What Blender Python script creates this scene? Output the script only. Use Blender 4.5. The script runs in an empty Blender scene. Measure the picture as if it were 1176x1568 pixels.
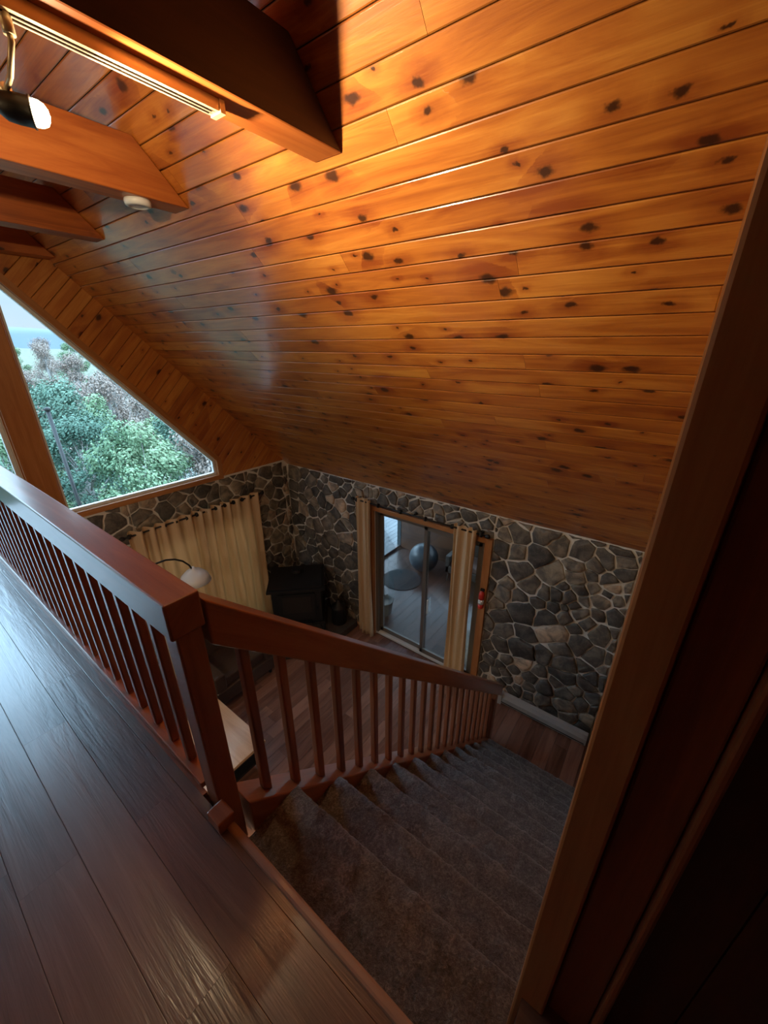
import bpy, math, random
import numpy as np
from mathutils import Vector, Matrix, noise as mnoise
random.seed(7)
OFF = Vector((0,0,4.6))      # camera-relative -> world
W = 4.3; GY = 5.31; ZC = -1.887; RS = 2.413; ZL = -1.5; ZF = -4.6
sc = bpy.context.scene
sc.view_settings.view_transform = 'Standard'
sc.view_settings.exposure = 0.55
sc.view_settings.gamma = 1.12

# ------------------------------------------------------------------ helpers
class MB:
    def __init__(s):
        s.v=[]; s.f=[]; s.uv=[]; s.tone=[]; s.mi=[]; s.sm=[]; s.edge=[]
    def add(s, pts):
        n=len(s.v); s.v += [tuple(p) for p in pts]; return n
    def face(s, idx, uv=None, tone=.5, m=0, sm=False, edge=None):
        s.f.append(list(idx)); s.uv.append(uv or [(0,0)]*len(idx)); s.tone.append(tone)
        s.mi.append(m); s.sm.append(sm); s.edge.append(edge or [(.5,.5)]*len(idx))
    def prism(s, pts, ext, m=0, tone=None, axis=None, caps=True):
        """polygon pts (3D list) extruded by ext vector"""
        tone = random.random() if tone is None else tone
        pts=[Vector(p) for p in pts]; ext=Vector(ext); n=len(pts)
        allp = pts+[p+ext for p in pts]
        if axis is None:
            best=ext.normalized(); L=ext.length
            for i in range(n):
                e=pts[(i+1)%n]-pts[i]
                if e.length>L: L=e.length; best=e.normalized()
            axis=best
        else: axis=Vector(axis).normalized()
        ou,ov=random.uniform(0,40),random.uniform(0,40)
        i0=s.add(allp)
        nrm=Vector((0,0,0))
        for i in range(n):
            a=pts[i];b=pts[(i+1)%n]; nrm+=a.cross(b)
        flip = nrm.dot(ext)>0
        def uvs(ix):
            q=[allp[i] for i in ix]
            nn=(q[1]-q[0]).cross(q[2]-q[1])
            if nn.length<1e-12: nn=Vector((0,0,1))
            nn.normalize()
            a=axis-nn*axis.dot(nn)
            if a.length<.3:
                a=nn.orthogonal()
            a.normalize(); b=nn.cross(a)
            return [(p.dot(a)+ou,p.dot(b)+ov) for p in q]
        bot=list(range(n)); top=[i+n for i in range(n)]
        if flip: bot=bot[::-1]
        else: top=top[::-1]
        fs=[bot,top] if caps else []
        for i in range(n):
            j=(i+1)%n
            fs.append([i,j,j+n,i+n] if flip else [j,i,i+n,j+n])
        for f in fs: s.face([i0+i for i in f],uvs(f),tone,m)
    def box(s, lo, hi, m=0, tone=None, axis=None):
        x0,y0,z0=lo; x1,y1,z1=hi
        s.prism([(x0,y0,z0),(x1,y0,z0),(x1,y1,z0),(x0,y1,z0)],(0,0,z1-z0),m,tone,axis)
    def lathe(s, c, prof, n=24, m=0, axis=(0,0,1), sm=True, tone=.5):
        ax=Vector(axis).normalized(); a=ax.orthogonal().normalized(); b=ax.cross(a); c=Vector(c)
        rings=[]
        for r,h in prof:
            rings.append(s.add([c+ax*h+(a*math.cos(2*math.pi*k/n)+b*math.sin(2*math.pi*k/n))*max(r,1e-4) for k in range(n)]))
        for q in range(len(rings)-1):
            for k in range(n):
                k2=(k+1)%n
                s.face([rings[q]+k,rings[q]+k2,rings[q+1]+k2,rings[q+1]+k],[(k/n,q),(k2/n,q),(k2/n,q+1),(k/n,q+1)],tone,m,sm)
        s.face([rings[0]+k for k in range(n)][::-1],None,tone,m)
        s.face([rings[-1]+k for k in range(n)],None,tone,m)
    def tube(s, path, r, n=10, m=0, tone=.5):
        path=[Vector(p) for p in path]; rings=[]; up=None
        for i,p in enumerate(path):
            d=(path[min(i+1,len(path)-1)]-path[max(i-1,0)]).normalized()
            if up is None: up=d.orthogonal().normalized()
            up=(up-d*up.dot(d)).normalized(); b=d.cross(up)
            rr=r[i] if isinstance(r,(list,tuple)) else r
            rings.append(s.add([p+(up*math.cos(2*math.pi*k/n)+b*math.sin(2*math.pi*k/n))*rr for k in range(n)]))
        for q in range(len(rings)-1):
            for k in range(n):
                k2=(k+1)%n
                s.face([rings[q]+k,rings[q]+k2,rings[q+1]+k2,rings[q+1]+k],None,tone,m,True)
        s.face([rings[0]+k for k in range(n)][::-1],None,tone,m)
        s.face([rings[-1]+k for k in range(n)],None,tone,m)
    def grid(s, P, m=0, sm=True, tone=.5, closed=False):
        """P[i][j] points"""
        ni=len(P); nj=len(P[0]); i0=s.add([p for r in P for p in r])
        for i in range(ni-1):
            for j in range(nj-1):
                s.face([i0+i*nj+j,i0+(i+1)*nj+j,i0+(i+1)*nj+j+1,i0+i*nj+j+1],
                       [(i/ni,j/nj)]*4,tone,m,sm)
    def finish(s, name, mats, bevel=0, off=OFF, xf=None, seg=2, solid=0, subs=0):
        me=bpy.data.meshes.new(name)
        vs=[Vector(p) for p in s.v]
        if xf is not None: vs=[xf@p for p in vs]
        vs=[p+off for p in vs]
        lo=Vector([min(p[i] for p in vs) for i in range(3)]); hi=Vector([max(p[i] for p in vs) for i in range(3)])
        org=Vector(((lo.x+hi.x)/2,(lo.y+hi.y)/2,lo.z))
        me.from_pydata([tuple(p-org) for p in vs],[],s.f)
        u=me.uv_layers.new(name='UVMap'); e=me.uv_layers.new(name='edge')
        u.data.foreach_set('uv',[c for f in s.uv for p in f for c in p])
        e.data.foreach_set('uv',[c for f in s.edge for p in f for c in p])
        at=me.attributes.new('tone','FLOAT','FACE'); at.data.foreach_set('value',s.tone)
        for m in mats: me.materials.append(m)
        me.polygons.foreach_set('material_index',s.mi)
        me.polygons.foreach_set('use_smooth',s.sm)
        me.update()
        ob=bpy.data.objects.new(name,me); ob.location=org
        sc.collection.objects.link(ob)
        if solid:
            md=ob.modifiers.new('s','SOLIDIFY'); md.thickness=solid; md.offset=0
        if bevel:
            md=ob.modifiers.new('b','BEVEL'); md.width=bevel; md.segments=seg; md.limit_method='ANGLE'; md.angle_limit=math.radians(40)
        return ob

def clip(poly,a,b,c):
    out=[]; n=len(poly)
    for i in range(n):
        p=poly[i]; q=poly[(i+1)%n]
        dp=a*p[0]+b*p[1]-c; dq=a*q[0]+b*q[1]-c
        if dp<=0: out.append(p)
        if (dp<0 and dq>0) or (dp>0 and dq<0):
            t=dp/(dp-dq); out.append((p[0]+(q[0]-p[0])*t,p[1]+(q[1]-p[1])*t))
    return out
def area(p): return .5*sum(p[i][0]*p[(i+1)%len(p)][1]-p[(i+1)%len(p)][0]*p[i][1] for i in range(len(p)))
def inset(poly,w):
    if area(poly)<0: poly=poly[::-1]
    n=len(poly); out=[]
    for i in range(n):
        p0,p1,p2=[Vector(poly[(i+k-1)%n]) for k in range(3)]
        d1=(p1-p0).normalized(); d2=(p2-p1).normalized()
        n1=Vector((-d1.y,d1.x)); n2=Vector((-d2.y,d2.x))
        k=w/(1+n1.dot(n2)); q=p1+(n1+n2)*k
        out.append((q.x,q.y))
    return poly,out

def planks(name, polys, O,U,V,N, width, length, mat, ang=0, gap=.0015, th=.014, seed=1, jit=.35):
    rnd=random.Random(seed); O=Vector(O);U=Vector(U);V=Vector(V);N=Vector(N)
    mb=MB(); ca,sa=math.cos(ang),math.sin(ang)
    for poly in polys:
        st=[(x*ca+y*sa,-x*sa+y*ca) for x,y in poly]
        if area(st)<0: st=st[::-1]
        smin=min(p[0] for p in st); smax=max(p[0] for p in st)
        tmin=min(p[1] for p in st); tmax=max(p[1] for p in st)
        k=math.floor(tmin/width)
        while k*width<tmax:
            a=k*width; b=a+width
            s0=smin-rnd.uniform(0,length)
            while s0<smax:
                L=length*rnd.uniform(1-jit,1+jit); s1=s0+L
                q=clip(clip(st,0,-1,-(a+gap)),0,1,b-gap)
                if len(q)>2: q=clip(clip(q,-1,0,-(s0+gap*.4)),1,0,s1-gap*.4)
                if len(q)>2 and abs(area(q))>1e-5:
                    tone=rnd.random(); ou=rnd.uniform(0,50); ov=rnd.uniform(0,50)
                    def W3(p,d): 
                        x=p[0]*ca-p[1]*sa; y=p[0]*sa+p[1]*ca
                        return O+U*x+V*y+N*d
                    i0=mb.add([W3(p,0) for p in q]+[W3(p,-th) for p in q]); n=len(q)
                    uv=[(p[0]+ou,p[1]+ov) for p in q]; ed=[(min(p[0]-s0,s1-p[0]),(p[1]-a)/width) for p in q]
                    top=list(range(n))
                    if U.cross(V).dot(N)<0: top=top[::-1]; 
                    mb.face([i0+i for i in top],[uv[i] for i in top],tone,0,False,[ed[i] for i in top])
                    for i in range(n):
                        j=(i+1)%n
                        f=[j,i,i+n,j+n]
                        if U.cross(V).dot(N)<0: f=f[::-1]
                        mb.face([i0+x for x in f],[uv[x%n] for x in f],tone,0,False,[(ed[x%n][0],0) for x in f])
                s0=s1
            k+=1
    return mb.finish(name,[mat])

# ------------------------------------------------------------------ materials
def nm(name):
    m=bpy.data.materials.new(name); m.use_nodes=True; nt=m.node_tree
    b=nt.nodes['Principled BSDF']; return m,nt,b
def nd(nt,t,**k):
    n=nt.nodes.new(t)
    for a,v in k.items():
        if a=='op': n.operation=v
        else: setattr(n,a,v)
    return n
def math_(nt,op,a,b=None,c=None,clamp=False):
    n=nd(nt,'ShaderNodeMath',op=op); n.use_clamp=clamp
    for i,x in enumerate((a,b,c)):
        if x is None: continue
        if isinstance(x,(int,float)): n.inputs[i].default_value=x
        else: nt.links.new(x,n.inputs[i])
    return n.outputs[0]
def mixc(nt,f,a,b,bt='MIX'):
    n=nd(nt,'ShaderNodeMix',data_type='RGBA',blend_type=bt)
    for i,x in ((0,f),(6,a),(7,b)):
        if isinstance(x,(int,float)): n.inputs[i].default_value=x
        elif isinstance(x,tuple): n.inputs[i].default_value=x if len(x)==4 else (*x,1)
        else: nt.links.new(x,n.inputs[i])
    return n.outputs[2]
def maprange(nt,x,a,b,c=0,d=1,smooth=True):
    n=nd(nt,'ShaderNodeMapRange'); 
    if smooth: n.interpolation_type='SMOOTHSTEP'
    nt.links.new(x,n.inputs[0])
    for i,v in enumerate((a,b,c,d)): n.inputs[i+1].default_value=v
    return n.outputs[0]
def ramp(nt,x,stops):
    n=nd(nt,'ShaderNodeValToRGB'); nt.links.new(x,n.inputs[0]); cr=n.color_ramp
    while len(cr.elements)<len(stops): cr.elements.new(.5)
    for e,(p,c) in zip(cr.elements,stops): e.position=p; e.color=(*c,1)
    return n.outputs[0]
def noise_(nt,vec,scale,detail=3,rough=.5,dist=0,dim='3D'):
    n=nd(nt,'ShaderNodeTexNoise',noise_dimensions=dim); nt.links.new(vec,n.inputs['Vector'])
    n.inputs['Scale'].default_value=scale; n.inputs['Detail'].default_value=detail
    n.inputs['Roughness'].default_value=rough; n.inputs['Distortion'].default_value=dist
    return n
def mapping(nt,vec,scale):
    n=nd(nt,'ShaderNodeMapping'); nt.links.new(vec,n.inputs[0]); n.inputs['Scale'].default_value=scale; return n.outputs[0]

def wood(name, light, mid, dark, rough=.35, coat=.3, knots=True, kscale=4.3, kcol=(.03,.008,.002), edge=0.0, tonev=.35, bump=.15, grain=1.0, coatr=.12, kthr=.38, krad=(.04,.13), edark=.3, ebump=.8, cior=1.5):
    m,nt,b=nm(name); L=nt.links
    uv=nd(nt,'ShaderNodeUVMap',uv_map='UVMap').outputs[0]
    at=nd(nt,'ShaderNodeAttribute',attribute_name='tone').outputs['Fac']
    g1=noise_(nt,mapping(nt,uv,(1.3,16,1)),grain,5,.6,.8,'2D').outputs[0]
    g2=noise_(nt,mapping(nt,uv,(.9,5,1)),1.0,3,.5,.5,'2D').outputs[0]
    g3=noise_(nt,mapping(nt,uv,(6,140,1)),1.0,2,.6,0,'2D').outputs[0]
    g=math_(nt,'ADD',math_(nt,'MULTIPLY',g1,.55),math_(nt,'MULTIPLY',g2,.35))
    g=math_(nt,'ADD',g,math_(nt,'MULTIPLY',g3,.12))
    if knots:
        wn=noise_(nt,uv,22,3,.6,0,'2D').outputs['Color']
        vadd=nd(nt,'ShaderNodeVectorMath',op='MULTIPLY_ADD'); L.new(wn,vadd.inputs[0]); vadd.inputs[1].default_value=(.028,.028,0); L.new(mapping(nt,uv,(.60,1,1)),vadd.inputs[2])
        vo=nd(nt,'ShaderNodeTexVoronoi',voronoi_dimensions='2D'); L.new(vadd.outputs[0],vo.inputs['Vector']); vo.inputs['Scale'].default_value=kscale
        d=vo.outputs['Distance']; sep=nd(nt,'ShaderNodeSeparateColor'); L.new(vo.outputs['Color'],sep.inputs[0])
        gate=maprange(nt,sep.outputs[0],kthr,kthr+.02,0,1)
        sq=math_(nt,'MULTIPLY',sep.outputs[1],sep.outputs[1])
        rad=maprange(nt,sq,0,1,krad[0],krad[1],False)
        rel=math_(nt,'DIVIDE',d,rad)
        kn=math_(nt,'MULTIPLY',maprange(nt,rel,.45,1.15,1,0),gate)
        halo=math_(nt,'MULTIPLY',maprange(nt,rel,.8,4.5,1,0),gate)
        g=math_(nt,'SUBTRACT',g,math_(nt,'MULTIPLY',halo,.15))
    g=math_(nt,'ADD',g,math_(nt,'MULTIPLY',math_(nt,'SUBTRACT',at,.5),tonev*.45))
    col=ramp(nt,g,[(.28,dark),(.5,mid),(.72,light)])
    if knots: col=mixc(nt,math_(nt,'MULTIPLY',kn,.95),col,kcol)
    bp=nd(nt,'ShaderNodeBump'); bp.inputs['Strength'].default_value=bump; bp.inputs['Distance'].default_value=.004
    L.new(g,bp.inputs['Height']); nrm=bp.outputs[0]
    if edge>0:
        ev=nd(nt,'ShaderNodeUVMap',uv_map='edge'); sx=nd(nt,'ShaderNodeSeparateXYZ'); L.new(ev.outputs[0],sx.inputs[0])
        e=math_(nt,'ABSOLUTE',math_(nt,'SUBTRACT',sx.outputs[1],.5))
        em=maprange(nt,e,.5-edge,.5,0,1,False)
        col=mixc(nt,math_(nt,'MULTIPLY',em,edark),col,tuple(x*.3 for x in dark))
        b2=nd(nt,'ShaderNodeBump'); b2.inputs['Strength'].default_value=ebump; b2.inputs['Distance'].default_value=.006
        b2.invert=True
        L.new(em,b2.inputs['Height']); L.new(nrm,b2.inputs['Normal']); nrm=b2.outputs[0]
    L.new(col,b.inputs['Base Color'])
    b.inputs['Roughness'].default_value=rough
    b.inputs['Coat Weight'].default_value=coat; b.inputs['Coat Roughness'].default_value=coatr; b.inputs['Coat IOR'].default_value=cior
    L.new(nrm,b.inputs['Normal'])
    if coat>0: L.new(nrm,b.inputs['Coat Normal'])
    return m

def plain(name,col,rough=.5,metal=0,noise=0,nscale=20,bump=0,coat=0,emit=None,es=0):
    m,nt,b=nm(name)
    b.inputs['Roughness'].default_value=rough; b.inputs['Metallic'].default_value=metal
    b.inputs['Coat Weight'].default_value=coat
    if noise>0 or bump>0:
        tc=nd(nt,'ShaderNodeTexCoord').outputs['Object']
        n=noise_(nt,tc,nscale,3,.6)
        c=mixc(nt,n.outputs[0],tuple(x*(1-noise) for x in col),tuple(min(1,x*(1+noise)) for x in col))
        nt.links.new(c,b.inputs['Base Color'])
        if bump:
            bp=nd(nt,'ShaderNodeBump'); bp.inputs['Strength'].default_value=bump; bp.inputs['Distance'].default_value=.01
            nt.links.new(n.outputs[0],bp.inputs['Height']); nt.links.new(bp.outputs[0],b.inputs['Normal'])
    else: b.inputs['Base Color'].default_value=(*col,1)
    if emit: b.inputs['Emission Color'].default_value=(*emit,1); b.inputs['Emission Strength'].default_value=es
    return m

M_ceil=wood('pine_ceiling',(.76,.29,.045),(.53,.155,.021),(.28,.056,.009),rough=.36,coat=.85,coatr=.19,cior=1.9,edge=.05,bump=.4,kscale=5.2,kthr=.08,tonev=.3,krad=(.04,.165))
M_gab=wood('pine_gable',(.62,.24,.05),(.46,.14,.024),(.28,.065,.011),rough=.4,coat=.2,edge=.05,bump=.35,kscale=5,kthr=.2,tonev=.3,krad=(.04,.15))
M_beam=wood('beam_wood',(.50,.14,.024),(.36,.08,.012),(.2,.038,.006),rough=.45,coat=.15,kscale=3.0,kthr=.7)
M_beam_shade=wood('beam_wood_shaded',(.05,.015,.006),(.032,.009,.004),(.018,.005,.002),rough=.65,coat=0,knots=False)
M_trim=wood('trim_wood',(.50,.21,.07),(.38,.14,.04),(.26,.085,.02),rough=.4,coat=.3,knots=False,tonev=.2)
M_rail=wood('rail_wood',(.34,.115,.05),(.24,.072,.03),(.14,.038,.016),rough=.34,coat=.5,coatr=.16,knots=False,tonev=.35)
M_floor=wood('loft_laminate',(.145,.088,.065),(.085,.048,.035),(.042,.022,.016),rough=.38,coat=.9,coatr=.24,cior=1.75,knots=False,edge=.014,tonev=.6,bump=.8,edark=.35,ebump=.2)
M_floor2=wood('living_floor',(.30,.145,.10),(.19,.085,.056),(.10,.04,.026),rough=.32,coat=.4,coatr=.2,knots=False,edge=.015,tonev=.8,bump=.2)
M_sun=wood('sunroom_laminate',(.085,.036,.024),(.055,.022,.014),(.03,.012,.008),rough=.42,coat=.25,coatr=.2,knots=False,edge=.015,tonev=.6,bump=.2)
M_table=wood('table_pine',(.75,.48,.26),(.62,.36,.18),(.45,.24,.1),rough=.35,coat=.3,knots=False)
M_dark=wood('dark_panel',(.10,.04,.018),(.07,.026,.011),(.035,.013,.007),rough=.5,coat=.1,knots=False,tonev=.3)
M_mortar=plain('mortar',(.66,.62,.55),.9,noise=.2,nscale=30,bump=.5)
M_backing=plain('dark_backing',(.02,.008,.004),.9)
M_wall=plain('stained_wall',(.12,.055,.028),.7)
M_black=plain('black_iron',(.012,.012,.013),.5,metal=.3,noise=.2,bump=.1)
M_bronze=plain('bronze_frame',(.16,.14,.12),.4,metal=.3)
M_white=plain('white_vinyl',(.7,.72,.72),.4)
M_brass=plain('track_metal',(.72,.55,.34),.3,metal=.3)
M_leather=plain('dark_leather',(.045,.028,.022),.35,noise=.3,nscale=40,bump=.2)
M_blanket=plain('white_throw',(.75,.78,.8),.9,noise=.08,nscale=60,bump=.5)
M_ball=plain('ball_rubber',(.03,.038,.048),.4)
M_red=plain('red_plastic',(.6,.03,.02),.4)
M_shade=plain('lamp_shade_white',(.85,.85,.82),.4)
M_rug=plain('woven_rug',(.025,.028,.03),.95,noise=.5,nscale=60,bump=.5)
M_deck=wood('deck_boards',(.12,.14,.155),(.09,.105,.12),(.06,.07,.08),rough=.6,coat=0,knots=False,edge=.03)
M_bulb=plain('bulb_emission',(1,.8,.5),.4,emit=(1,.70,.34),es=14)

def stone_mat():
    m,nt,b=nm('field_stone'); L=nt.links
    tc=nd(nt,'ShaderNodeTexCoord').outputs['Object']
    at=nd(nt,'ShaderNodeAttribute',attribute_name='tone').outputs['Fac']
    base=ramp(nt,at,[(0,(.060,.058,.056)),(.4,(.105,.097,.088)),(.70,(.165,.146,.122)),(.92,(.23,.20,.16)),(1,(.46,.34,.25))])
    n=noise_(nt,tc,7,6,.65,.6).outputs[0]; n2=noise_(nt,tc,45,4,.7).outputs[0]
    c=mixc(nt,maprange(nt,n,.35,.7),mixc(nt,1.0,base,(.5,.5,.52),'MULTIPLY'),mixc(nt,1.0,base,(1.7,1.55,1.35),'MULTIPLY'))
    c=mixc(nt,maprange(nt,n2,.55,.75,0,.35),c,(.30,.28,.25))
    L.new(c,b.inputs['Base Color']); b.inputs['Roughness'].default_value=.5
    bp=nd(nt,'ShaderNodeBump'); bp.inputs['Strength'].default_value=.8; bp.inputs['Distance'].default_value=.02
    L.new(math_(nt,'ADD',n,math_(nt,'MULTIPLY',n2,.35)),bp.inputs['Height']); L.new(bp.outputs[0],b.inputs['Normal'])
    return m
M_stone=stone_mat()

def carpet_mat():
    m,nt,b=nm('shag_carpet'); L=nt.links
    tc=nd(nt,'ShaderNodeTexCoord').outputs['Object']
    n=noise_(nt,tc,11,5,.7,1.2).outputs[0]; n2=noise_(nt,tc,95,3,.8,.5).outputs[0]
    c=ramp(nt,math_(nt,'ADD',math_(nt,'MULTIPLY',n,.45),math_(nt,'MULTIPLY',n2,.55)),[(.36,(.040,.035,.032)),(.50,(.095,.086,.080)),(.66,(.25,.225,.21))])
    L.new(c,b.inputs['Base Color']); b.inputs['Roughness'].default_value=.95
    b.inputs['Sheen Weight'].default_value=.3
    bp=nd(nt,'ShaderNodeBump'); bp.inputs['Strength'].default_value=.8; bp.inputs['Distance'].default_value=.016
    L.new(math_(nt,'ADD',n,math_(nt,'MULTIPLY',n2,.6)),bp.inputs['Height']); L.new(bp.outputs[0],b.inputs['Normal'])
    return m
M_carpet=carpet_mat()

def curtain_mat():
    m,nt,b=nm('beige_curtain'); L=nt.links
    tc=nd(nt,'ShaderNodeTexCoord').outputs['Object']
    n=noise_(nt,mapping(nt,tc,(60,60,4)),1,2).outputs[0]
    c=mixc(nt,n,(.68,.46,.26),(.80,.58,.35))
    L.new(c,b.inputs['Base Color']); b.inputs['Roughness'].default_value=.75
    tr=nd(nt,'ShaderNodeBsdfTranslucent'); L.new(c,tr.inputs[0])
    mx=nd(nt,'ShaderNodeMixShader'); mx.inputs[0].default_value=.3
    L.new(b.outputs[0],mx.inputs[1]); L.new(tr.outputs[0],mx.inputs[2]); L.new(mx.outputs[0],nt.nodes['Material Output'].inputs[0])
    return m
M_curt=curtain_mat()

def glass_mat():
    m,nt,b=nm('window_glass'); L=nt.links
    t=nd(nt,'ShaderNodeBsdfTransparent'); t.inputs[0].default_value=(.93,.96,.96,1)
    g=nd(nt,'ShaderNodeBsdfGlossy'); g.inputs['Roughness'].default_value=.02
    f=nd(nt,'ShaderNodeFresnel'); f.inputs[0].default_value=1.45
    mx=nd(nt,'ShaderNodeMixShader'); L.new(math_(nt,'MULTIPLY',f.outputs[0],.7),mx.inputs[0]); L.new(t.outputs[0],mx.inputs[1]); L.new(g.outputs[0],mx.inputs[2])
    L.new(mx.outputs[0],nt.nodes['Material Output'].inputs[0]); return m
M_glass=glass_mat()

# ------------------------------------------------------------------ room shell
r2=math.sqrt(.5)
SL=4.3/r2
planks('ceiling',[[(-3.0,0),(GY,0),(GY,SL),(-3.0,SL)]],(W,0,ZC),(0,1,0),(-r2,0,r2),(-r2,0,-r2),.124,3.6,M_ceil,seed=3,th=.012,gap=.0018)
planks('ceiling_far_slope',[[(-3.0,0),(GY,0),(GY,SL),(-3.0,SL)]],(-W,0,ZC),(0,1,0),(r2,0,r2),(r2,0,-r2),.124,3.6,M_ceil,seed=5,th=.012)
mb=MB()
for sgn in (1,-1):
    d=.0125*math.sqrt(2)
    mb.prism([(sgn*(W+.4),-3.1,ZC+d-.4),(sgn*(W+.4),-3.1,ZC+.25-.4),(0,-3.1,RS+.25),(0,-3.1,RS+d)],(0,GY+3.6,0))
mb.finish('roof',[M_backing])

planks('floor',[[(-W,-3.0),(W,-3.0),(W,GY),(-W,GY)]],(0,0,ZF),(1,0,0),(0,1,0),(0,0,1),.16,1.2,M_floor2,ang=0,seed=11)
mb=MB(); mb.box((-W-.1,-3.1,ZF-.2),(W+.15,GY+.1,ZF-.0145)); mb.finish('floor_slab',[M_backing])
planks('loft_floor',[[(-3.9,-.02),(.335,-.02),(.335,GY-.02),(-3.9,GY-.02)],[(-3.9,-3.0),(.60,-3.0),(.60,-.02),(-3.9,-.02)]],(0,0,ZL),(1,0,0),(0,1,0),(0,0,1),.15,1.1,M_floor,ang=math.pi/2,seed=13,gap=.0006)
mb=MB(); mb.box((-4.0,-.02,ZL-.25),(.33,GY-.02,ZL-.0145)); mb.box((-4.0,-3.0,ZL-.25),(.60,-.02,ZL-.0145)); 
mb.box((.33,1.07,ZL-.27),(.352,GY-.02,ZL-.002),1); mb.finish('loft_floor_slab',[M_backing,M_rail])
mb=MB(); mb.box((.325,-.02,ZL-.05),(.353,.93,ZL+.010)); mb.finish('trim_1',[wood('nosing_wood',(.40,.23,.14),(.31,.17,.10),(.2,.10,.06),rough=.45,coat=.2,knots=False)],bevel=.008)

# ------- stone wall generator
def stones(name, rects, O,U,V,N, size=.27, seed=2, ubounds=(0,5.4,0,2.8)):
    rnd=random.Random(seed); O=Vector(O);U=Vector(U);V=Vector(V);N=Vector(N)
    u0,u1,v0,v1=ubounds; sites=[]
    tries=0
    while tries<12000:
        tries+=1
        p=(rnd.uniform(u0-.3,u1+.3),rnd.uniform(v0-.3,v1+.3))
        loc=size*(.42+.4*mnoise.noise(Vector((p[0]*1.3,p[1]*1.3,seed)))+.95*rnd.random())
        loc=max(loc,size*.32)
        if all((p[0]-q[0])**2+((p[1]-q[1])*1.35)**2>loc**2 for q in sites): sites.append(p)
    mb=MB()
    for i,p in enumerate(sites):
        poly=[(p[0]-1,p[1]-1),(p[0]+1,p[1]-1),(p[0]+1,p[1]+1),(p[0]-1,p[1]+1)]
        for j,q in enumerate(sites):
            if i==j: continue
            dx,dy=q[0]-p[0],q[1]-p[1]
            if dx*dx+dy*dy>1.4: continue
            w=.5+.08*math.sin(i*12.9898)-.08*math.sin(j*12.9898)
            poly=clip(poly,dx,dy,dx*(p[0]+dx*w)+dy*(p[1]+dy*w))
            if len(poly)<3: break
        if len(poly)<3: continue
        tone=rnd.random()**1.1; hh=rnd.uniform(.012,.032); tx,ty=rnd.uniform(-.07,.07),rnd.uniform(-.07,.07)
        for (a,b,c,d) in rects:
            q=poly
            for cl in ((-1,0,-a),(1,0,b),(0,-1,-c),(0,1,d)):
                if len(q)>2: q=clip(q,*cl)
            if len(q)<3: continue
            qq=[]
            for k in range(len(q)):
                if (Vector(q[k])-Vector(q[k-1])).length>.02: qq.append(q[k])
            if len(qq)<3 or abs(area(qq))<.0010: continue
            cx=sum(x for x,_ in qq)/len(qq); cy=sum(y for _,y in qq)/len(qq)
            ring=[]
            gapw=.006
            try: _,ins=inset(qq,gapw+rnd.uniform(0,.006))
            except Exception: continue
            if area(ins)<=.0006: continue
            for k in range(len(ins)):
                A=Vector(ins[k]);B=Vector(ins[(k+1)%len(ins)]); n=max(1,int((B-A).length/.06))
                for t in range(n):
                    P=A.lerp(B,t/n)
                    j=.020 if t else .003
                    P+=Vector((rnd.uniform(-j,j)*.6,rnd.uniform(-j,j)*.6))
                    if t==0 and rnd.random()<.35: P=P.lerp(Vector((cx,cy)),rnd.uniform(0,.16))
                    ring.append(P)
            C=Vector((cx,cy)); n=len(ring)
            def P3(P,h): return O+U*P.x+V*P.y+N*h
            def hgt(P,b): return b+(P.x-cx)*tx+(P.y-cy)*ty+.012*mnoise.noise(Vector((P.x*9,P.y*9,i)))
            r0=mb.add([P3(P,0) for P in ring])
            r1=mb.add([P3(P.lerp(C,.02),max(.006,hgt(P,hh*.8))) for P in ring])
            r2_=mb.add([P3(P.lerp(C,.08),max(.008,hgt(P,hh))) for P in ring])
            r3=mb.add([P3(P.lerp(C,.55),max(.008,hgt(P.lerp(C,.55),hh+rnd.uniform(-.003,.003)))) for P in ring])
            cc=mb.add([P3(C,max(.01,hgt(C,hh)))])
            for a_,b_ in ((r0,r1),(r1,r2_),(r2_,r3)):
                for k in range(n):
                    k2=(k+1)%n; mb.face([a_+k,a_+k2,b_+k2,b_+k],None,tone,0,a_==r2_)
            for k in range(n): mb.face([r3+k,r3+(k+1)%n,cc],None,tone,0,True)
    return mb.finish(name,[M_stone])

DY0,DY1=1.60,3.38; DZ=-2.27; DZb=-4.56
H=ZC-ZF
stones('stone_cladding_east',[(0.0,GY-DY1-.09,0,H),(GY-DY1-.09,GY-DY0+.10,DZ-ZF+.07,H),(GY-DY0+.10,GY+.02,0,H)],(W-.001,GY,ZF),(0,-1,0),(0,0,1),(-1,0,0),size=.33,seed=4)
mb=MB()
mb.box((W,DY1,ZF-.01),(W+.14,GY+.14,ZC+.1)); mb.box((W,-3.1,ZF-.01),(W+.14,DY0,ZC+.1)); mb.box((W,DY0,DZ),(W+.14,DY1,ZC+.1))
mb.finish('wall_east',[M_mortar])
GX0,GX1,GZ=1.75,3.40,-2.32
stones('stone_cladding_north',[(.3,GX0-.02,0,2.78),(GX0-.02,GX1+.02,GZ-ZF+.02,2.78),(GX1+.02,4.18,0,2.78),(4.18,W-.03,0,2.70)],(0,GY-.001,ZF),(1,0,0),(0,0,1),(0,-1,0),size=.33,seed=9,ubounds=(0,4.3,0,2.8))
mb=MB()
zt=-1.80
mb.box((-W,GY,ZF-.01),(GX0,GY+.14,zt)); mb.box((GX1,GY,ZF-.01),(W,GY+.14,zt)); mb.box((GX0,GY,GZ),(GX1,GY+.14,zt))
mb.finish('wall_north',[M_mortar])
R=[(1.12,-1.77),(3.01,-1.77),(3.01,-1.54),(1.12,.66)]
C=[(-.88,-1.77),(.88,-1.77),(.88,.95),(0,1.83),(-.88,.95)]
Lw=[(-x,z) for x,z in R][::-1]
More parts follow.
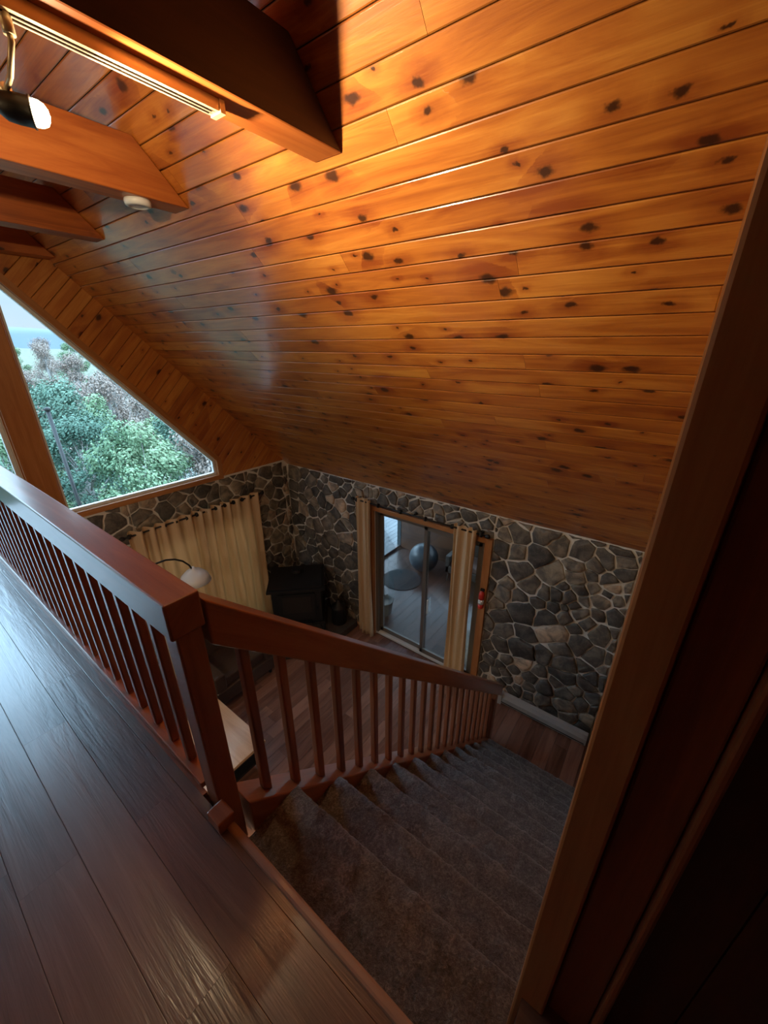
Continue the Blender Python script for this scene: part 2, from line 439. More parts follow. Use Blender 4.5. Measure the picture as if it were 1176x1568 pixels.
mir=lambda P:[(-x,z) for x,z in P][::-1]
P1=[(1.12,.66),(3.01,-1.54),(3.01,-.597),(1.12,1.293)]
P2=[(3.01,-1.80),(4.213,-1.80),(3.01,-.597)]
P5=[(.88,.95),(.88,1.533),(0,2.413),(0,1.83)]
P4=[(.88,-1.8),(1.12,-1.8),(1.12,1.293),(.88,1.533)]
planks('gable_paneling',[P1,P2],(0,GY,0),(1,0,0),(0,0,1),(0,-1,0),.115,3,M_gab,ang=math.radians(45),seed=21)
planks('gable_paneling_far',[mir(P1),mir(P2),P5,mir(P5)],(0,GY,0),(1,0,0),(0,0,1),(0,-1,0),.115,3,M_gab,ang=math.radians(-45),seed=22)
mb=MB()
for P in (P1,P2,P5,P4,mir(P1),mir(P2),mir(P5),mir(P4)):
    mb.prism([(x,GY+.0145,z) for x,z in P],(0,.13,0))
mb.finish('wall_north_gable',[M_backing])
mb=MB()
for P in (P4,mir(P4)):
    P=[(x,min(z,1.25 if abs(x)>1 else 1.48)) for x,z in P]
    mb.prism([(x,GY-.05,z) for x,z in P],(0,.064,0),axis=(0,0,1))
mb.finish('window_post',[M_trim],bevel=.006)

def window(name,P,Yp,trimw=.055):
    mb=MB()
    o,i=inset(P,-trimw)
    o,_=inset(P,0); out=i
    n=len(o)
    for k in range(n):
        k2=(k+1)%n
        mb.prism([(o[k][0],Yp-.03,o[k][1]),(o[k2][0],Yp-.03,o[k2][1]),(out[k2][0],Yp-.03,out[k2][1]),(out[k][0],Yp-.03,out[k][1])],(0,.028,0),0)
    a,b=inset(P,.012)
    for k in range(n):
        k2=(k+1)%n
        mb.prism([(a[k][0],Yp-.028,a[k][1]),(a[k2][0],Yp-.028,a[k2][1]),(b[k2][0],Yp-.028,b[k2][1]),(b[k][0],Yp-.028,b[k][1])],(0,.15,0),0)
    _,c=inset(P,.045)
    for k in range(n):
        k2=(k+1)%n
        mb.prism([(b[k][0],Yp+.04,b[k][1]),(b[k2][0],Yp+.04,b[k2][1]),(c[k2][0],Yp+.04,c[k2][1]),(c[k][0],Yp+.04,c[k][1])],(0,.05,0),1)
    mb.prism([(x,Yp+.06,z) for x,z in b],(0,.006,0),2)
    mb.finish(name,[M_trim,M_white,M_glass])
window('window_1',R,GY); window('window_2',C,GY,.04); window('window_3',Lw,GY)

mb=MB(); mb.box((-W-.1,-3.1,ZF),(-W,GY+.14,ZC+.1)); mb.finish('wall_west',[M_wall])
mb=MB(); mb.prism([(-W-.1,-3.1,ZF),(W+.1,-3.1,ZF),(W+.1,-3.1,ZC),(0,-3.1,RS+.05),(-W-.1,-3.1,ZC)],(0,.1,0)); mb.finish('wall_south',[M_wall])
mb=MB(); mb.prism([(.66,-.03,ZF),(W,-.03,ZF),(W,-.03,ZC),(.66,-.03,RS-.66)],(0,-.11,0),axis=(0,0,1)); mb.finish('wall_stair',[M_trim])
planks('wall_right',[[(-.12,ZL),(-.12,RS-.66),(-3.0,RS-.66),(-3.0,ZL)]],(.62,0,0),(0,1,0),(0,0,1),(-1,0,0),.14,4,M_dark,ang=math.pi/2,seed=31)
mb=MB()
mb.box((.55,-.070,ZL-.7),(.655,-.004,RS-.67),0,.5,(0,0,1))
mb.finish('trim_2',[wood('casing_wood',(.50,.21,.07),(.38,.14,.04),(.25,.085,.02),rough=.4,coat=.3,knots=False,tonev=.2)],bevel=.006)
mb=MB()
mb.box((.575,-.155,ZL-.001),(.655,-.074,RS-.67),0,.3,(0,0,1))
mb.box((.56,-.172,ZL-.001),(.6,-.157,RS-.67),0,.8,(0,0,1))
mb.finish('trim_3',[wood('casing_dark',(.30,.09,.025),(.20,.056,.016),(.12,.03,.009),rough=.4,coat=.3,knots=False)],bevel=.005)

# ------------------------------------------------------------------ beams
for k,y in enumerate((1.446,2.70,3.956,5.10)):
    mb=MB(); z0,z1=.772,1.04
    mb.prism([(-(RS-z0)+.005,y,z0),((RS-z0)-.005,y,z0),((RS-z1)-.005,y,z1),(-(RS-z1)+.005,y,z1)],(0,.168,0),axis=(1,0,0))
    ob=mb.finish('ceiling_beam',[M_beam,M_beam_shade],bevel=.006)
    if k==0:   # this beam's south face has its deep shade painted into the wood colour
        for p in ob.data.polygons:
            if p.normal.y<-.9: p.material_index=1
mb=MB(); mb.lathe((1.37,2.785,.771),[(.068,0),(.07,-.012),(.066,-.028),(.045,-.036),(.043,-.033),(.02,-.034),(.0,-.034)],32); mb.finish('smoke_detector',[M_white])
mb=MB()
mb.box((-.75,1.505,.738),(1.08,1.555,.771),0); mb.box((-.75,1.520,.7345),(1.06,1.524,.7375),1); mb.box((-.75,1.538,.7345),(1.06,1.542,.7375),1)
mb.box((1.08,1.50,.734),(1.10,1.56,.771),0)
heads=[((.565,1.648,.60),(1.0,-.46,-.04)),((.18,1.60,.60),(.3,.95,.15)),((-.35,1.60,.60),(-1,.2,.3))]  # last head is an unseen addition for fill light
for (p,d) in heads:
    p=Vector(p); d=Vector(d).normalized(); back=p-d*.045
    mb.tube([(back.x,1.531,.742),(back.x,1.531,.70)],.013,12,0)
    mb.tube([(back.x,1.531,.70),(back.x,1.531,.69),tuple(back.lerp(Vector((back.x,1.531,.69)),.5)),tuple(back+Vector((0,0,.03)))],.007,10,0)
    mb.lathe(back+Vector((0,0,.035)),[(.001,-.014),(.013,-.014),(.013,.014),(.001,.014)],12,0,axis=(0,1,0))
    mb.lathe(p,[(.006,-.075),(.02,-.07),(.031,-.055),(.034,-.03),(.034,.0),(.037,.002),(.037,.006),(.030,.006),(.028,-.004),(.0,-.004)],28,2,axis=d)
    mb.lathe(p,[(.001,-.003),(.026,-.003),(.031,.010),(.030,.022),(.024,.034),(.013,.041),(.001,.043)],24,3,axis=d)
mb.finish('track_light',[M_brass,M_backing,M_black,M_bulb])

def spot(name,p,d,e,size,blend,col,r=.02):
    l=bpy.data.lights.new(name,'SPOT'); l.energy=e; l.spot_size=math.radians(size); l.spot_blend=blend; l.color=col; l.shadow_soft_size=r
    o=bpy.data.objects.new(name,l); o.location=Vector(p)+OFF; o.rotation_euler=Vector(d).to_track_quat('-Z','Y').to_euler(); sc.collection.objects.link(o); return o
def point(name,p,e,col,r=.02):
    l=bpy.data.lights.new(name,'POINT'); l.energy=e; l.color=col; l.shadow_soft_size=r
    o=bpy.data.objects.new(name,l); o.location=Vector(p)+OFF; sc.collection.objects.link(o)
warm=(1,.73,.42)
d0=Vector(heads[0][1]).normalized()
spot('spot_light_a',Vector(heads[0][0])+Vector((.062,-.026,0)),Vector((1,-.24,.10)),120,112,1,warm)
point('bulb_spill',Vector(heads[0][0])+d0*.07,6,warm)
d1=Vector(heads[1][1]).normalized()
spot('spot_light_b',Vector(heads[1][0])+d1*.066,d1,38,150,.9,warm)
d2=Vector(heads[2][1]).normalized()
spot('spot_fill_c',Vector(heads[2][0])+d2*.066,d2,15,150,.9,warm)  # general fill from the added, out-of-view head

mb=MB()
for (x,y) in ((-.7,1.0),(-.7,3.6)):
    mb.lathe((x,y,ZL-.251),[(.15,0),(.15,-.02),(.13,-.03),(.12,-.03)],28,0)
    mb.lathe((x,y,ZL-.281),[(.12,0),(.11,-.04),(.07,-.065),(.001,-.075)],28,1)
mb.finish('added_fill_light',[M_black,plain('fill_light_glow',(.9,.85,.75),.4,emit=(1,.80,.58),es=75)])  # unseen lamps under the loft, added to brighten stairs and stone wall

# ------------------------------------------------------------------ railings
SLP=.954
mb=MB()
mb.box((.33,.965,-.745),(.43,GY-.03,-.626),0,.5,(0,1,0))
y=1.20
while y<GY-.1:
    mb.box((.364,y,ZL+.03),(.396,y+.032,-.747),0,None,(0,0,1)); y+=.132
mb.box((.345,1.09,ZL+.001),(.415,GY-.03,ZL+.03),0,.4,(0,1,0))
mb.finish('loft_railing',[M_rail],bevel=.006)
mb=MB()
def zr(x): return -.626-SLP*(x-.40)
x0,x1=.435,3.72
mb.prism([(x0,.965,zr(x0)),(x1,.965,zr(x1)),(x1,.965,zr(x1)-.17),(x0,.965,zr(x0)-.165)],(0,.10,0),0,.7,(1,0,-SLP))
def zb(x): return ZL-.03-SLP*(x-.40)
mb.prism([(.44,.955,zb(.44)),(3.45,.955,zb(3.45)),(3.45,.955,ZF+.002),(3.30,.955,ZF+.002),(.44,.955,zb(.44)-.30)],(0,.12,0),0,.9,(1,0,-SLP))
x=.53
while x<3.5:
    w=.036
    mb.prism([(x,.995,zb(x)+.001),(x+w,.995,zb(x+w)+.001),(x+w,.995,zr(x+w)-.168),(x,.995,zr(x)-.168)],(0,.036,0),0,None,(0,0,1)); x+=.143
mb.box((3.45,.965,ZF+.001),(3.54,1.065,zr(3.54)-.168),0,None,(0,0,1))
mb.box((.348,.982,ZL-.28),(.425,1.060,-.747),0,.9,(0,0,1))
mb.box((.30,.90,ZL+.001),(.36,.974,ZL+.05),0,.9,(0,1,0))
mb.finish('stair_railing',[M_rail],bevel=.006)

# ------------------------------------------------------------------ stairs
NS=13; rise=(ZL-ZF)/NS; run=.25
prof=[]
xs=.358; z=ZL-.03
prof.append((xs,z))
for i in range(NS-1):
    zt_=ZL-(i+1)*rise
    for t in (.33,.66,.93): prof.append((xs,z+(zt_-z)*t))
    for t in (.05,.25,.5,.75,.95): prof.append((xs+(run+.03)*t,zt_))
    xe=xs+run
    for a in range(7):
        th=math.pi/2-a*math.pi/6
        prof.append((xe+.030+.020*math.cos(th),zt_-.020+.020*math.sin(th)))
    z=zt_-.045
    xs=xe
    prof.append((xs+.004,z))
for t in (.3,.6,1): prof.append((xs,z+(ZF-z)*t))
dp=[prof[0]]
for a,b in zip(prof,prof[1:]):
    L=math.dist(a,b); n=max(1,int(L/.018))
    for t in range(1,n+1): dp.append((a[0]+(b[0]-a[0])*t/n,a[1]+(b[1]-a[1])*t/n))
mb=MB(); P=[]
NYY=64
for j in range(NYY+1):
    yy=-.025+(.952+.025)*j/NYY; row=[]
    for (a,b) in dp:
        nz=mnoise.noise(Vector((a*18,yy*18,b*18)))*.006+random.uniform(-.0025,.0025)
        row.append((a+nz*.7,yy,b+nz))
    P.append(row)
mb.grid(P)
mb.finish('staircase_carpet',[M_carpet])
mb=MB()
pr=[(.358,ZL-.06)]
xs=.358
for i in range(NS-1):
    zt_=ZL-(i+1)*rise-.03
    pr+= [(xs-.012,zt_)] ; xs+=run; pr.append((xs-.03,zt_))
pr+=[(xs-.03,ZF+.002),(xs-.35,ZF+.002),(.33,ZL-.45)]
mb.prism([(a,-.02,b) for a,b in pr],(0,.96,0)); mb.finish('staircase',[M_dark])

# ------------------------------------------------------------------ sliding door
mb=MB()
X0=W+.01
def yz(y0,y1,z0,z1,xa,xb,m): mb.box((xa,y0,z0),(xb,y1,z1),m)
yz(DY0,DY0+.045,DZb,DZ,X0,X0+.12,0); yz(DY1-.045,DY1,DZb,DZ,X0,X0+.12,0)
yz(DY0,DY1,DZ-.045,DZ,X0,X0+.12,0); yz(DY0,DY1,ZF+.0,DZb+.0,X0,X0+.12,3)
my=(DY0+DY1)/2
for (a,b,x) in ((DY0+.045,my+.03,X0+.02),(my-.03,DY1-.045,X0+.065)):
    yz(a,a+.055,DZb+.0,DZ-.045,x,x+.035,0); yz(b-.055,b,DZb,DZ-.045,x,x+.035,0)
    yz(a,b,DZb,DZb+.08,x,x+.035,0); yz(a,b,DZ-.11,DZ-.045,x,x+.035,0)
    yz(a+.05,b-.05,DZb+.07,DZ-.1,x+.014,x+.02,2)
yz(my-.10,my-.085,-3.75,-3.5,X0-.02,X0+.02,3)
mb.finish('door_1',[M_bronze,M_trim,M_glass,M_white],bevel=.003)
mb=MB()
mb.box((W-.055,DY0-.10,ZF+.001),(W-.001,DY0-.005,DZ+.07),0,.9,(0,0,1)); mb.box((W-.055,DY1+.005,ZF+.001),(W-.001,DY1+.09,DZ+.07),0,None,(0,0,1))
mb.box((W-.055,DY0-.005,DZ+.0),(W-.001,DY1+.005,DZ+.07),0,None,(0,1,0)); mb.finish('trim_4',[M_trim],bevel=.004)
mb=MB()
for a,b in ((GX0,2.60),(2.55,GX1)):
    mb.box((a,GY+.04,ZF),(a+.06,GY+.09,GZ),0); mb.box((b-.06,GY+.04,ZF),(b,GY+.09,GZ),0)
    mb.box((a,GY+.04,GZ-.07),(b,GY+.09,GZ),0); mb.box((a,GY+.04,ZF),(b,GY+.09,ZF+.1),0)
    mb.box((a+.05,GY+.06,ZF+.09),(b-.05,GY+.066,GZ-.06),1)
mb.finish('door_2',[M_white,M_glass])

def curtain(name,A,B,zt,zb_,folds,amp,gather=.0,seed=0):
    A=Vector((*A,0));B=Vector((*B,0)); d=(B-A).normalized(); nn=Vector((-d.y,d.x,0)); rnd=random.Random(seed)
    mb=MB(); P=[]; nx=folds*14; nz=26; ph=rnd.uniform(0,6)
    for i in range(nx+1):
        t=i/nx; row=[]
        for j in range(nz+1):
            h=j/nz
            tt=.5+(t-.5)*(1-gather*math.sin(math.pi*min(1,h*1.0))*1.0)
            wob=.25*math.sin(3.1*h+ph+5*t)
            a=amp*(.75+.35*math.sin(7*t+ph))*math.sin(2*math.pi*folds*t+wob*h*2)
            p=A.lerp(B,tt)+nn*a+d*(.012*math.sin(4*h+9*t))
            p.z=zt+(zb_-zt)*h; row.append(p)
        P.append(row)
    mb.grid(P); return mb.finish(name,[M_curt],solid=.003)
curtain('curtain',(1.60,GY-.13),(2.58,GY-.13),-2.15,ZF+.02,6,.060,seed=1)
curtain('curtain',(2.54,GY-.145),(3.54,GY-.13),-2.15,ZF+.02,6,.060,seed=2)
curtain('curtain',(W-.13,3.36),(W-.13,3.64),-2.08,ZF+.02,3,.04,seed=3)
curtain('curtain',(W-.13,1.68),(W-.13,1.99),-2.08,ZF+.02,3,.04,.0,seed=4)
def rod(name,a,b,br,wall,n=14):
    mb=MB(); a=Vector(a);b=Vector(b); d=(b-a).normalized()
    mb.tube([a,b],.012,12)
    for p,s in ((a,-1),(b,1)):
        mb.lathe(p,[(.001,-.01),(.02,-.01),(.026,.005),(.03,.025),(.022,.045),(.001,.055)],16,0,axis=d*s)
    for t in br:
        q=a.lerp(b,t); mb.tube([q,q+Vector(wall)],.008,8); mb.lathe(q+Vector(wall)*.97,[(.001,-.004),(.025,-.004),(.025,.003),(.001,.004)],12,0,axis=wall)
    for k in range(n):
        q=a.lerp(b,.03+.94*k/(n-1)); 
        mb.lathe(q,[(.022,-.012),(.032,-.012),(.032,.012),(.022,.012)],14,0,axis=d)
    mb.finish(name,[M_black])
rod('curtain_rod',(1.55,GY-.13,-2.20),(3.60,GY-.13,-2.20),(.05,.5,.95),(0,.09,0))
rod('curtain_rod',(W-.13,1.56,-2.13),(W-.13,3.68,-2.13),(.04,.5,.97),(.09,0,0),6)
mb=MB(); ex=(W-.095,DY0-.055,-3.2)
mb.lathe(ex,[(.03,0),(.036,.01),(.036,.07)],20,0); mb.lathe(ex,[(.0365,.07),(.0365,.14)],20,1); mb.lathe(ex,[(.036,.14),(.036,.21),(.03,.24),(.012,.255),(.012,.27)],20,0)
mb.box((ex[0]-.012,ex[1]-.03,ex[2]+.27),(ex[0]+.012,ex[1]+.02,ex[2]+.30),2); mb.box((ex[0]+.03,ex[1]-.02,ex[2]+.05),(W-.0555,ex[1]+.02,ex[2]+.2),2)
mb.finish('fire_extinguisher',[M_red,M_white,M_black])
mb=MB()
mb.prism([(W-.06,0,ZF+.002),(W-.13,0,ZF+.03),(W-.13,0,ZF+.12),(W-.10,0,ZF+.17),(W-.052,0,ZF+.18),(W-.052,0,ZF+.002)],(0,1.12,0),0)
mb.box((W-.134,0.02,ZF+.045),(W-.1305,1.10,ZF+.06),1); mb.box((W-.14,1.08,ZF+.002),(W-.055,1.13,ZF+.185),0)
mb.finish('baseboard_heater',[plain('heater_enamel',(.36,.35,.33),.4),M_backing],bevel=.004)

# ------------------------------------------------------------------ stove
mb=MB()
mb.box((-.36,-.30,.22),(.36,.30,.80),0)
mb.box((-.42,-.36,.80),(.42,.36,.835),0); mb.box((-.38,-.32,.835),(.38,.32,.86),0); mb.box((-.40,-.34,.18),(.40,.34,.22),0)
for sx in (-1,1):
    for sy in (-1,1):
        mb.tube([(sx*.33,sy*.27,.19),(sx*.37,sy*.31,.10),(sx*.36,sy*.30,.0)],[.04,.03,.025],10,0)
mb.box((-.27,-.325,.30),(.27,-.30,.74),0)
mb.box((-.21,-.33,.42),(.21,-.3255,.70),1)
mb.tube([(.30,-.33,.5),(.30,-.37,.5),(.30,-.37,.42)],.01,8,0)
mb.lathe((0,.14,.86),[(.09,0),(.09,.03),(.078,.03),(.078,.06)],24,0)
mb.box((-.2,-.4,.24),(.2,-.3,.26),0)
xf=Matrix.Translation((3.62,4.52,ZF+.134))@Matrix.Rotation(math.radians(-45),4,'Z')@Matrix.Scale(1.08,4)
mb.finish('wood_stove',[M_black,plain('stove_glass',(.01,.008,.007),.35),M_brass],bevel=.008,xf=xf)
mb=MB(); mb.prism([(W-.06,GY-.25,ZF+.001),(W-.06,3.75,ZF+.001),(3.4,3.75,ZF+.001),(2.85,4.2,ZF+.001),(2.85,GY-.25,ZF+.001)],(0,0,.126)); mb.finish('hearth',[plain('hearth_slate',(.06,.055,.05),.6,noise=.4,nscale=9,bump=.4)],bevel=.01)
mb=MB(); mb.lathe((4.02,3.98,ZF+.129),[(.11,0),(.13,.02),(.12,.30),(.135,.33),(.11,.36),(.05,.40),(.03,.46),(.0,.47)],24); mb.finish('ash_bucket',[M_black])

# ------------------------------------------------------------------ furniture
mb=MB()
mb.box((.80,2.94,ZF+.42),(1.68,3.90,ZF+.46),0,.6,(0,1,0))
for a in (.84,1.58):
    for b in (2.98,3.80): mb.box((a,b,ZF+.001),(a+.06,b+.06,ZF+.42),1)
mb.box((.86,3.0,ZF+.14),(1.62,3.84,ZF+.17),1); mb.box((.86,2.97,ZF+.36),(1.62,2.99,ZF+.42),1); mb.box((1.62,3.0,ZF+.36),(1.64,3.84,ZF+.42),1)
mb.finish('coffee_table',[M_table,M_black],bevel=.006)
mb=MB()
mb.box((0,0,.12),(.95,.90,.34),0); mb.box((.15,.05,.34),(.80,.72,.48),0); mb.box((0,.70,.34),(.95,.92,.90),0)
mb.box((0,0,.34),(.16,.88,.60),0); mb.box((.79,0,.34),(.95,.88,.60),0); mb.box((.17,.60,.48),(.78,.74,.86),0)
for a in (.05,.85):
    for b in (.05,.82): mb.box((a,b,0),(a+.05,b+.05,.12),1)
xf=Matrix.Translation((1.75,4.05,ZF+.001))
mb.finish('armchair',[M_leather,M_black],bevel=.05,xf=xf,seg=4)
mb=MB(); P=[]
for i in range(25):
    t=i/24; row=[]
    for j in range(15):
        s=j/14
        x_=2.51+.24*t; 
        if t<.25: zz=ZF+.50+.13*min(1,t*6)
        elif t<.75: zz=ZF+.63+.02*math.sin(t*20)
        else: zz=ZF+.63-.35*(t-.75)*4
        row.append((x_ if t<.75 else 2.72+.03*math.sin(t*9),4.15+.38*s+.03*math.sin(t*7),zz+.012*math.sin(s*12+t*5)))
    P.append(row)
mb.grid(P); mb.finish('throw_blanket',[M_blanket],solid=.015)
mb=MB()
base=(1.35,4.75)
mb.lathe((base[0],base[1],ZF+.001),[(.17,0),(.17,.03),(.03,.045),(.0,.045)],32,0)
pts=[(base[0],base[1],ZF+.04),(base[0],base[1],-3.0)]
for a in range(11):
    th=math.pi-a*math.pi/10*.93
    pts.append((base[0]+.38+.38*math.cos(th),base[1],-2.86+.40*math.sin(th)))
mb.tube(pts,.012,10,0)
e=pts[-1]
mb.lathe((e[0],e[1],e[2]+.03),[(.02,.03),(.03,.0),(.10,-.03),(.17,-.10),(.20,-.19),(.19,-.19),(.16,-.11),(.09,-.045),(.0,-.03)],36,1)
mb.finish('arc_floor_lamp',[M_black,M_shade])

# ------------------------------------------------------------------ sunroom
planks('sunroom_floor',[[(W+.15,-1.5),(7.3,-1.5),(7.3,4.95),(W+.15,4.95)]],(0,0,ZF-.03),(1,0,0),(0,1,0),(0,0,1),.16,1.2,M_sun,ang=0,seed=41)
planks('deck_floor',[[(W+.15,4.96),(11,4.96),(11,9),(W+.15,9)],[(7.31,-2),(11,-2),(11,4.95),(7.31,4.95)]],(0,0,ZF-.06),(1,0,0),(0,1,0),(0,0,1),.14,4,M_deck,ang=0,seed=42,gap=.004)
mb=MB(); mb.box((W+.15,-2,ZF-.3),(11,9,ZF-.075)); mb.finish('deck_structure',[M_backing])
mb=MB()
X1=7.2
mb.box((X1,-1.5,ZF-.02),(X1+.1,4.95,ZF+1.1),0); mb.box((X1,-1.5,ZF+2.0),(X1+.1,4.95,ZF+2.4),0)
for y in (-1.5,.1,1.7,3.3,4.85): mb.box((X1-.01,y,ZF-.02),(X1+.11,y+.1,ZF+2.3),1)
for x in (4.5,6.35,): mb.box((x,4.86,ZF-.02),(x+.08,4.94,ZF+2.3),1)
mb.box((4.45,4.86,ZF+1.9),(X1,4.95,ZF+2.4),0); mb.box((4.45,4.86,ZF-.02),(X1,4.94,ZF+.04),1)
mb.box((4.45,-1.5,ZF-.02),(X1,-1.4,ZF+2.4),0)
mb.finish('wall_sunroom',[M_dark,plain('sunroom_post',(.03,.04,.045),.4)])
mb=MB(); mb.prism([(W+.45,-1.6,ZF+2.62),(X1+.9,-1.6,ZF+2.38),(X1+.9,-1.6,ZF+2.46),(W+.45,-1.6,ZF+2.70)],(0,7.9,0)); mb.finish('sunroom_ceiling',[M_wall])
mb=MB()
mb.box((4.6,8.8,ZF+.85),(11,8.88,ZF+.92),0); mb.box((4.6,8.8,ZF+.05),(11,8.86,ZF+.1),0)
x=4.6
while x<11: mb.box((x,8.81,ZF+.0-.05),(x+.035,8.85,ZF+.86),0); x+=.13
mb.box((10.8,-2,ZF+.85),(10.88,8.8,ZF+.92),0)
y=-2
while y<8.8: mb.box((10.82,y,ZF-.05),(10.86,y+.035,ZF+.86),0); y+=.13
mb.finish('deck_railing',[plain('railing_paint',(.3,.33,.34),.5)])
mb=MB(); n=32; prof=[]
for k in range(n+1):
    a=-math.pi/2+math.pi*k/n
    prof.append((.32*math.cos(a)+(.002 if k%3==0 else 0),.32*math.sin(a)))
mb.lathe((6.62,3.84,ZF-.03+.322),prof,48,axis=(.3,.2,1)); mb.finish('exercise_ball',[M_ball])
mb=MB(); mb.lathe((6.0,4.0,ZF-.029),[(.42,0),(.42,.008),(.40,.014),(.0,.014)],48)
for k in range(1,8): mb.lathe((6.0,4.0,ZF-.029),[(.05*k,.012),(.05*k+.02,.018),(.05*k+.04,.012),(.05*k+.04,.010)],48)
mb.finish('round_rug',[M_rug])
mb=MB()
mb.box((0,0,.22),(.62,1.5,.40),0); mb.box((.52,0,.40),(.64,1.5,.85),0); mb.box((0,0,.22),(.6,.1,.62),0); mb.box((0,1.4,.22),(.6,1.5,.62),0)
mb.box((.03,.12,.40),(.52,1.38,.50),1)
for a in (.03,.55):
    for b in (.03,1.42): mb.box((a,b,0),(a+.05,b+.05,.22),0)
mb.finish('wicker_bench',[plain('wicker',(.04,.025,.018),.6,noise=.5,nscale=80,bump=.6),plain('bench_cushion',(.12,.06,.045),.9,noise=.2)],bevel=.02,xf=Matrix.Translation((6.5,1.75,ZF-.028)))
mb=MB(); mb.lathe((4.85,3.62,ZF-.029),[(.10,0),(.14,.02),(.17,.28),(.18,.30),(.16,.30),(.14,.25),(0,.25)],28); mb.finish('planter_pot',[plain('pot_clay',(.1,.09,.08),.7,noise=.2)])

# ------------------------------------------------------------------ outside
def leafmat(name,c1,c2,c3):
    m,nt,b=nm(name); tc=nd(nt,'ShaderNodeAttribute',attribute_name='tone').outputs['Fac']
    oi=nd(nt,'ShaderNodeObjectInfo').outputs['Random']
    f=math_(nt,'ADD',math_(nt,'MULTIPLY',tc,.6),math_(nt,'MULTIPLY',oi,.4))
    c=ramp(nt,f,[(.1,c1),(.5,c2),(.95,c3)]); nt.links.new(c,b.inputs['Base Color']); b.inputs['Roughness'].default_value=.7
    b.inputs['Specular IOR Level'].default_value=.15
    return m
M_green=leafmat('leaf_green',(.045,.095,.055),(.11,.19,.10),(.24,.33,.19))
M_dkgreen=leafmat('leaf_dark',(.035,.08,.06),(.08,.15,.11),(.16,.25,.17))
M_aut=leafmat('leaf_autumn',(.13,.10,.09),(.23,.17,.14),(.31,.25,.215))
M_pale=leafmat('leaf_pale',(.15,.18,.155),(.30,.33,.30),(.43,.45,.42))
M_bark=plain('bark',(.26,.25,.24),.9)
def tree_mesh(seed,lm,h,nleaf,ls,sparse=False):
    rnd=random.Random(seed); mb=MB()
    mb.tube([(0,0,0),(.05,.03,h*.4),(0,.1,h*.75)],[h*.03,h*.022,h*.01],8,0)
    cl=[]
    for k in range(26):
        z=h*rnd.uniform(.18,.95); rr=h*.34*math.sin(math.pi*min(1,(z/h)*.85+.12))
        a=rnd.uniform(0,6.28); r=rr*rnd.uniform(.3,1)
        c=Vector((r*math.cos(a),r*math.sin(a),z)); cl.append((c,h*rnd.uniform(.07,.13)))
        s=Vector((0,.05,z*.6)); mb.tube([s,s.lerp(c,.5)+Vector((0,0,.1)),c],[h*.008,h*.005,h*.002],5,0)
        if sparse:
            for q in range(9):
                e=c+Vector((rnd.gauss(0,1),rnd.gauss(0,1),rnd.gauss(.5,1)))*h*.07
                mb.tube([s.lerp(c,.6),e],[h*.003,h*.001],4,0)
    for k in range(nleaf):
        c,r=rnd.choice(cl)
        d=Vector((rnd.gauss(0,1),rnd.gauss(0,1),rnd.gauss(0,1))).normalized()
        p=c+d*r*rnd.uniform(.5,1.15)
        n=(d+Vector((rnd.uniform(-.8,.8),rnd.uniform(-.8,.8),rnd.uniform(-.3,1)))).normalized()
        a=n.orthogonal().normalized(); b=n.cross(a); s=ls*rnd.uniform(.6,1.3)
        i0=mb.add([p-a*s*.5,p+b*s*.28,p+a*s*.5,p-b*s*.28])
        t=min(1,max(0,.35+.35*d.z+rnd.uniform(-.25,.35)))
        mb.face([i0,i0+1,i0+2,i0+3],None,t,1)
    return mb.finish('tree',[M_bark,lm],off=Vector((0,0,0)))
protos=[tree_mesh(1,M_green,5.5,12000,.135),tree_mesh(2,M_dkgreen,6,12000,.135),tree_mesh(3,M_aut,6,5000,.16,True),tree_mesh(4,M_pale,5,4500,.11,True)]
def ground(x,y):
    d=max(0,y-7)
    z=-5.6-.20*d if d<60 else -17.6
    if d>=60: z=-17.6+ (d-60)*.06*min(1,(d-60)/60)
    return z+ .8*mnoise.noise(Vector((x*.05,y*.05,0)))
rnd=random.Random(5)
def put(k,x,y,s,first=[0]*4):
    z=ground(x,y)-.2
    if first[k]==0: o=protos[k]; first[k]=1
    else:
        o=protos[k].copy(); sc.collection.objects.link(o)
    o.location=Vector((x,y,z))+OFF; o.rotation_euler=(0,0,rnd.uniform(0,6.28)); o.scale=(s,s,s*rnd.uniform(.9,1.1))
for yy,step,s0 in ((11,2.0,.72),(15,2.4,.86),(20,3.0,1.0),(27,3.6,1.18),(36,4.6,1.38),(50,5.5,1.6),(68,6.5,1.85),(90,7,2.1),(115,8,2.2),(145,9,2.3),(180,11,2.5)):
    x=-yy*.05-2
    while x<yy*(1.3 if yy<50 else .7)+3:
        wts=[.34,.30,.04,.32] if yy<20 else ([.36,.32,.20,.12] if yy<40 else [.10,.08,.77,.05])
        k=rnd.choices([0,1,2,3],wts)[0]
        xx=x+rnd.uniform(-.8,.8); y2=yy+rnd.uniform(-1.5,1.5)
        if yy>60: y2+=rnd.uniform(-8,8)
        if not(xx>4 and y2<11.5): put(k,xx,y2,s0*rnd.uniform(.85,1.1))
        x+=step*rnd.uniform(.8,1.2)
mb=MB(); P=[]
for i in range(90):
    P.append([(-80+i*4.5,5.6+(j/60)**2*330,ground(-60+i*4.5,5.6+(j/60)**2*330)) for j in range(61)])
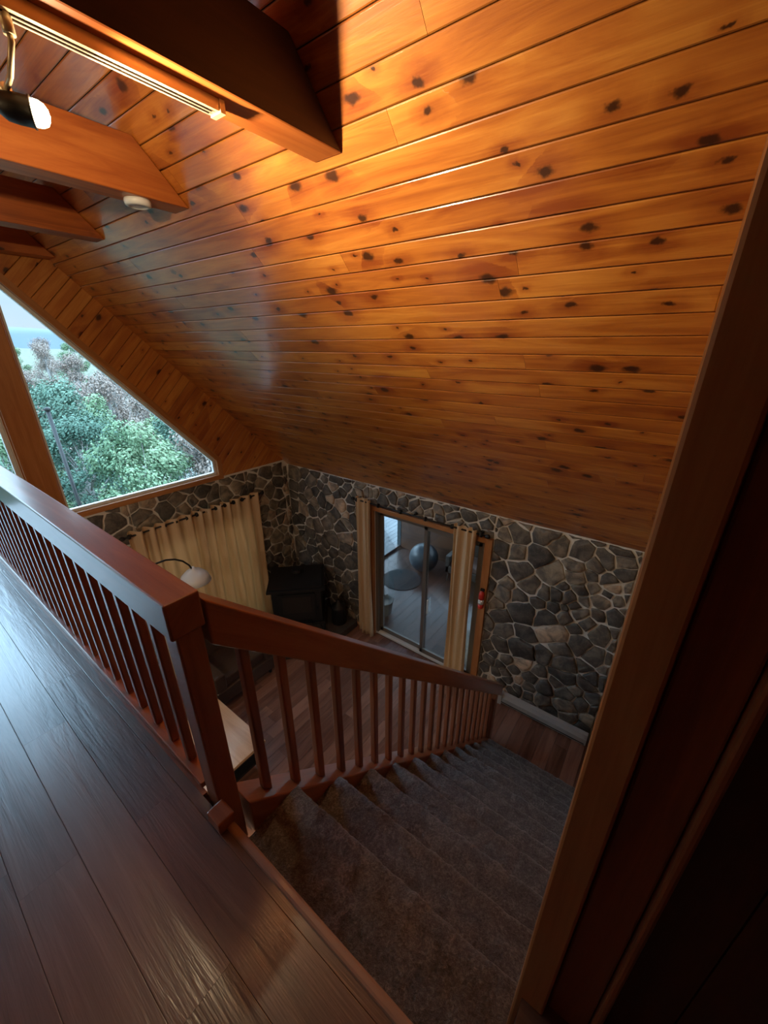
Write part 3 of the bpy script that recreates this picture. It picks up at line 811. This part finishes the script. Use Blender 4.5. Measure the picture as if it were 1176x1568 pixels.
mb.grid(P); mb.finish('ground_terrain',[plain('grass_ground',(.10,.11,.07),.95,noise=.6,nscale=.6)])
mb=MB(); P=[]
for i in range(80):
    x=-500+i*22
    hz=22+10*mnoise.noise(Vector((x*.006,3,0)))+5*mnoise.noise(Vector((x*.03,1,0)))
    P.append([(x,600,-60),(x,640,hz*.6),(x,700,hz),(x,800,0)])
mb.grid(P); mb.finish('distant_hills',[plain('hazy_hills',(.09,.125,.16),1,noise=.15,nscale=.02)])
mb=MB(); mb.tube([(2.05,8.5,-5.6),(2.0,8.5,-1.0)],.03,10); mb.lathe((2.0,8.5,-1.0),[(.03,0),(.045,.01),(.045,.05),(0,.07)],12); mb.finish('yard_pole',[M_black])

# ------------------------------------------------------------------ world (overcast: horizon dimmer than zenith)
w=bpy.data.worlds.new('sky'); sc.world=w; w.use_nodes=True; nt=w.node_tree
bg=nt.nodes['Background']; tc=nd(nt,'ShaderNodeTexCoord'); sx=nd(nt,'ShaderNodeSeparateXYZ'); nt.links.new(tc.outputs['Generated'],sx.inputs[0])
n=noise_(nt,mapping(nt,tc.outputs['Generated'],(1,1,4)),2.5,4,.55)
sky=ramp(nt,sx.outputs[2],[(0,(.66,.82,.95)),(.12,(.50,.76,1.0)),(.6,(.40,.68,1.0))])
col=mixc(nt,maprange(nt,n.outputs[0],.42,.62),sky,(.64,.85,1.0))
nt.links.new(col,bg.inputs[0]); nt.links.new(maprange(nt,sx.outputs[2],.06,.40,.80,6.8),bg.inputs[1])

# ------------------------------------------------------------------ camera
th=math.atan2(254,600); ph=math.atan2(486,651.6)
cam=bpy.data.cameras.new('camera'); cam.sensor_fit='HORIZONTAL'; cam.sensor_width=36; cam.lens=36*600/1176; cam.clip_start=.02; cam.clip_end=3000
co=bpy.data.objects.new('camera',cam); co.location=OFF
f=Vector((math.cos(th)*math.cos(ph),math.cos(th)*math.sin(ph),-math.sin(th)))
co.rotation_euler=f.to_track_quat('-Z','Y').to_euler()
sc.collection.objects.link(co); sc.camera=co
